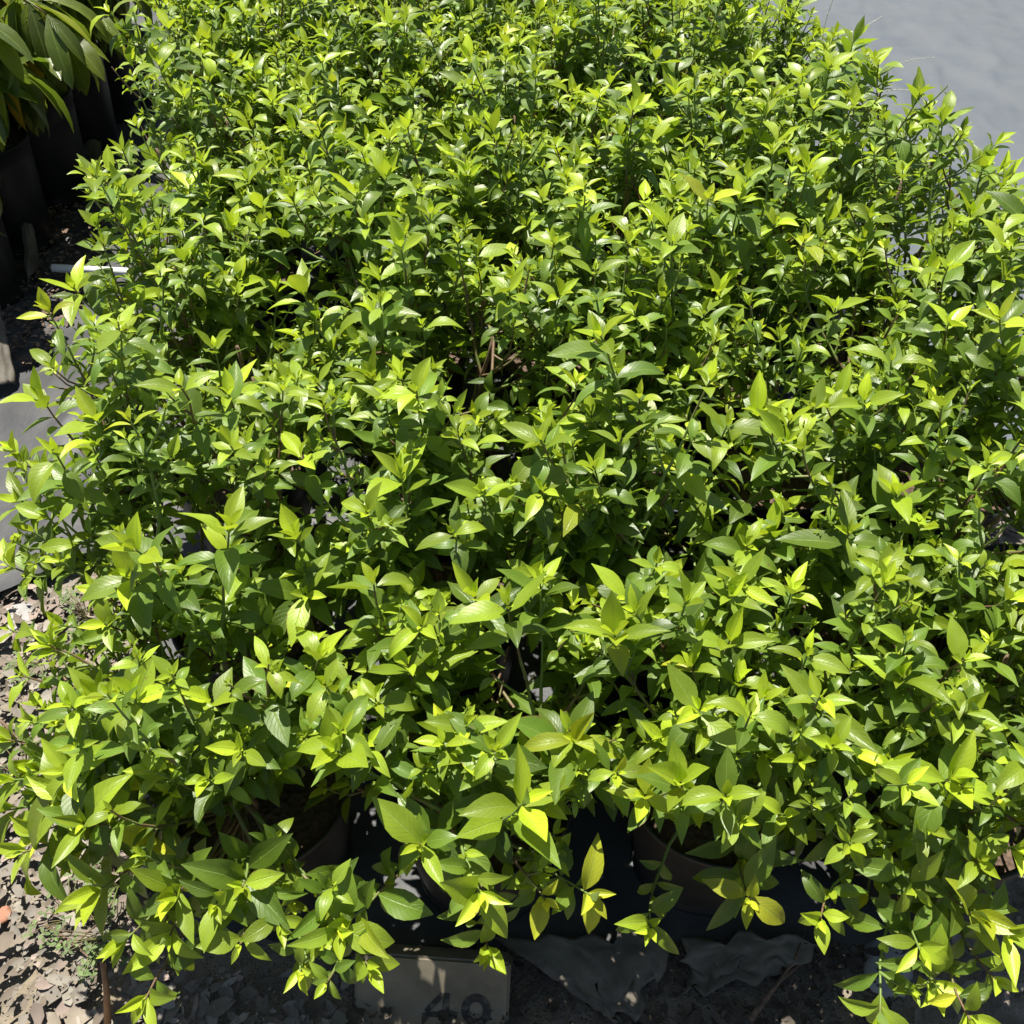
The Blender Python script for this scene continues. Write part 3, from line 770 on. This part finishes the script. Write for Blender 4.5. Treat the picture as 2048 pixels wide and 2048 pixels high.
litter('leaf_litter', [([(-120, 1180), (330, 1160), (380, 1900), (260, 1990), (-120, 1960)], .70), ([(-120, 1950), (300, 1960), (300, 2120), (-120, 2120)], .07),
                       ([(240, 1930), (700, 1950), (700, 2150), (240, 2150)], .12),
                       ([(1900, 950), (2300, 930), (2300, 2100), (1780, 2100), (1860, 1890)], .35)], 4200, 5, BEIGE, .003, .050,
       'dry leaf litter on the bare soil round the front of the block', 'leaf litter')
litter('bark_mulch', [([(690, 1900), (1800, 1900), (1800, 2150), (690, 2150)], 1.0)], 1500, 9, [(.07, .06, .05), (.045, .038, .03), (.11, .095, .08), (.03, .025, .02)], .006, .035,  # deep shade before the pots is painted into these darker chip colours
       'mulch on the ground before the front pots, deep shade put into its colour', 'mulch')
litter('bark_mulch', [([(-100, 420), (215, 400), (210, 560), (100, 730), (40, 760), (-100, 800)], 1.0)], 2600, 6, BROWN, .008, .028,
       'dark brown bark mulch spilled in the left walkway', 'mulch', zb=.028)

# ------------------------------------------------------------------ weeds
def weed(c, seed, lab, n=26, r=.06, size=.016, name='weed'):
    rg = np.random.default_rng(seed); root = empty(name, c); tag(root, lab, 'weed', 'small weeds in the litter')
    L = newL(); m = MB()
    for i in range(n):
        th = rg.uniform(0, 2 * pi); rr = r * math.sqrt(rg.random()); z = rg.uniform(.012, .05)
        e = np.array([rr * cos(th), rr * sin(th), z]); pa = bez(np.zeros(3), np.array([e[0] * .4, e[1] * .4, z]), e, 5)
        m.tube(pa, .0008, 4, cap=False)
        for k in range(3):
            a = th + k * 2.1
            addleaf(L, e, np.array([cos(a), sin(a), .25]), UP + rg.normal(0, .15, 3), size * rg.uniform(.7, 1.3), size * rg.uniform(.4, .7), .4, .2, 0, rg.uniform(0, .7), rg.random(), 0)
    build_leaves('foliage', L, M_WEED, root, 4, 2, 'round'); m.build('stem', M_TWIG, root)
WEEDS = [(150, 1840, 'low weed nearest the bottom left corner, in the litter'), (240, 1770, 'small weed right beside the low left branches'), (90, 1330, 'weed below the pale lump at left'),
         (180, 1240, 'weed just below the end of the plastic film'), (60, 1560, 'weed at the left edge halfway down the litter'), (2000, 1170, 'weed in the sunny straw at the right edge'),
         (1985, 1290, 'weed under the right hand branches, upper of two'), (2010, 1480, 'weed under the right hand branches, lower of two'), (230, 1500, 'weed in the shade under the leftmost front shrub'),
         (2030, 1560, 'weed at the right edge above the corner branches'), (215, 1880, 'tiny weed beside the orange twig')]
for i, (x, y, lab) in enumerate(WEEDS): weed(P(x, y, -.002), 300 + i, lab, n=30 if i % 2 else 20, r=.075, size=.011)
weed(P(135, 320, .03), 350, 'small pale weed growing at the foot of the left row pots', n=16, r=.05, size=.03)

# fine grass stalks with seeds at the top right
def seed_stalk(pts, lab, seed):
    rg = np.random.default_rng(seed); m = MB(); pts = np.array(pts)
    pa = bez(pts[0], pts[1], pts[2], 24); m.tube(pa, np.linspace(.0011, .0005, 24), 4)
    s = MB()
    for k in range(9, 24):
        q = pa[k]; d = nrm(pa[min(k + 1, 23)] - pa[k - 1]) + rg.normal(0, .25, 3)
        s.tube(np.array([q, q + d * .002, q + d * .006]), [.0004, .0013, .0003], 4)
    root = m.build('seed_grass', M_STRAW); s.build('seed_head', M_STRAW, root)
    tag(root, lab, 'grass', 'fine seed grasses over the grey sheet')
bs = P(1600, 330, .35)
seed_stalk([bs, P(1600, 120, .8), P(1760, 35, .86)], 'fine seed grass stalk arching right at the top of the sheet', 1)
seed_stalk([P(1640, 140, .6), P(1640, 60, .8), P(1668, -5, .92)], 'fine seed grass stalk standing up to the top edge', 2)
seed_stalk([P(1700, 260, .5), P(1730, 120, .78), P(1865, 115, .80)], 'fine seed grass stalk lying level over the sheet', 3)
seed_stalk([P(1690, 250, .5), P(1760, 140, .7), P(1865, 198, .62)], 'fine seed grass stalk drooping towards the sheet', 4)
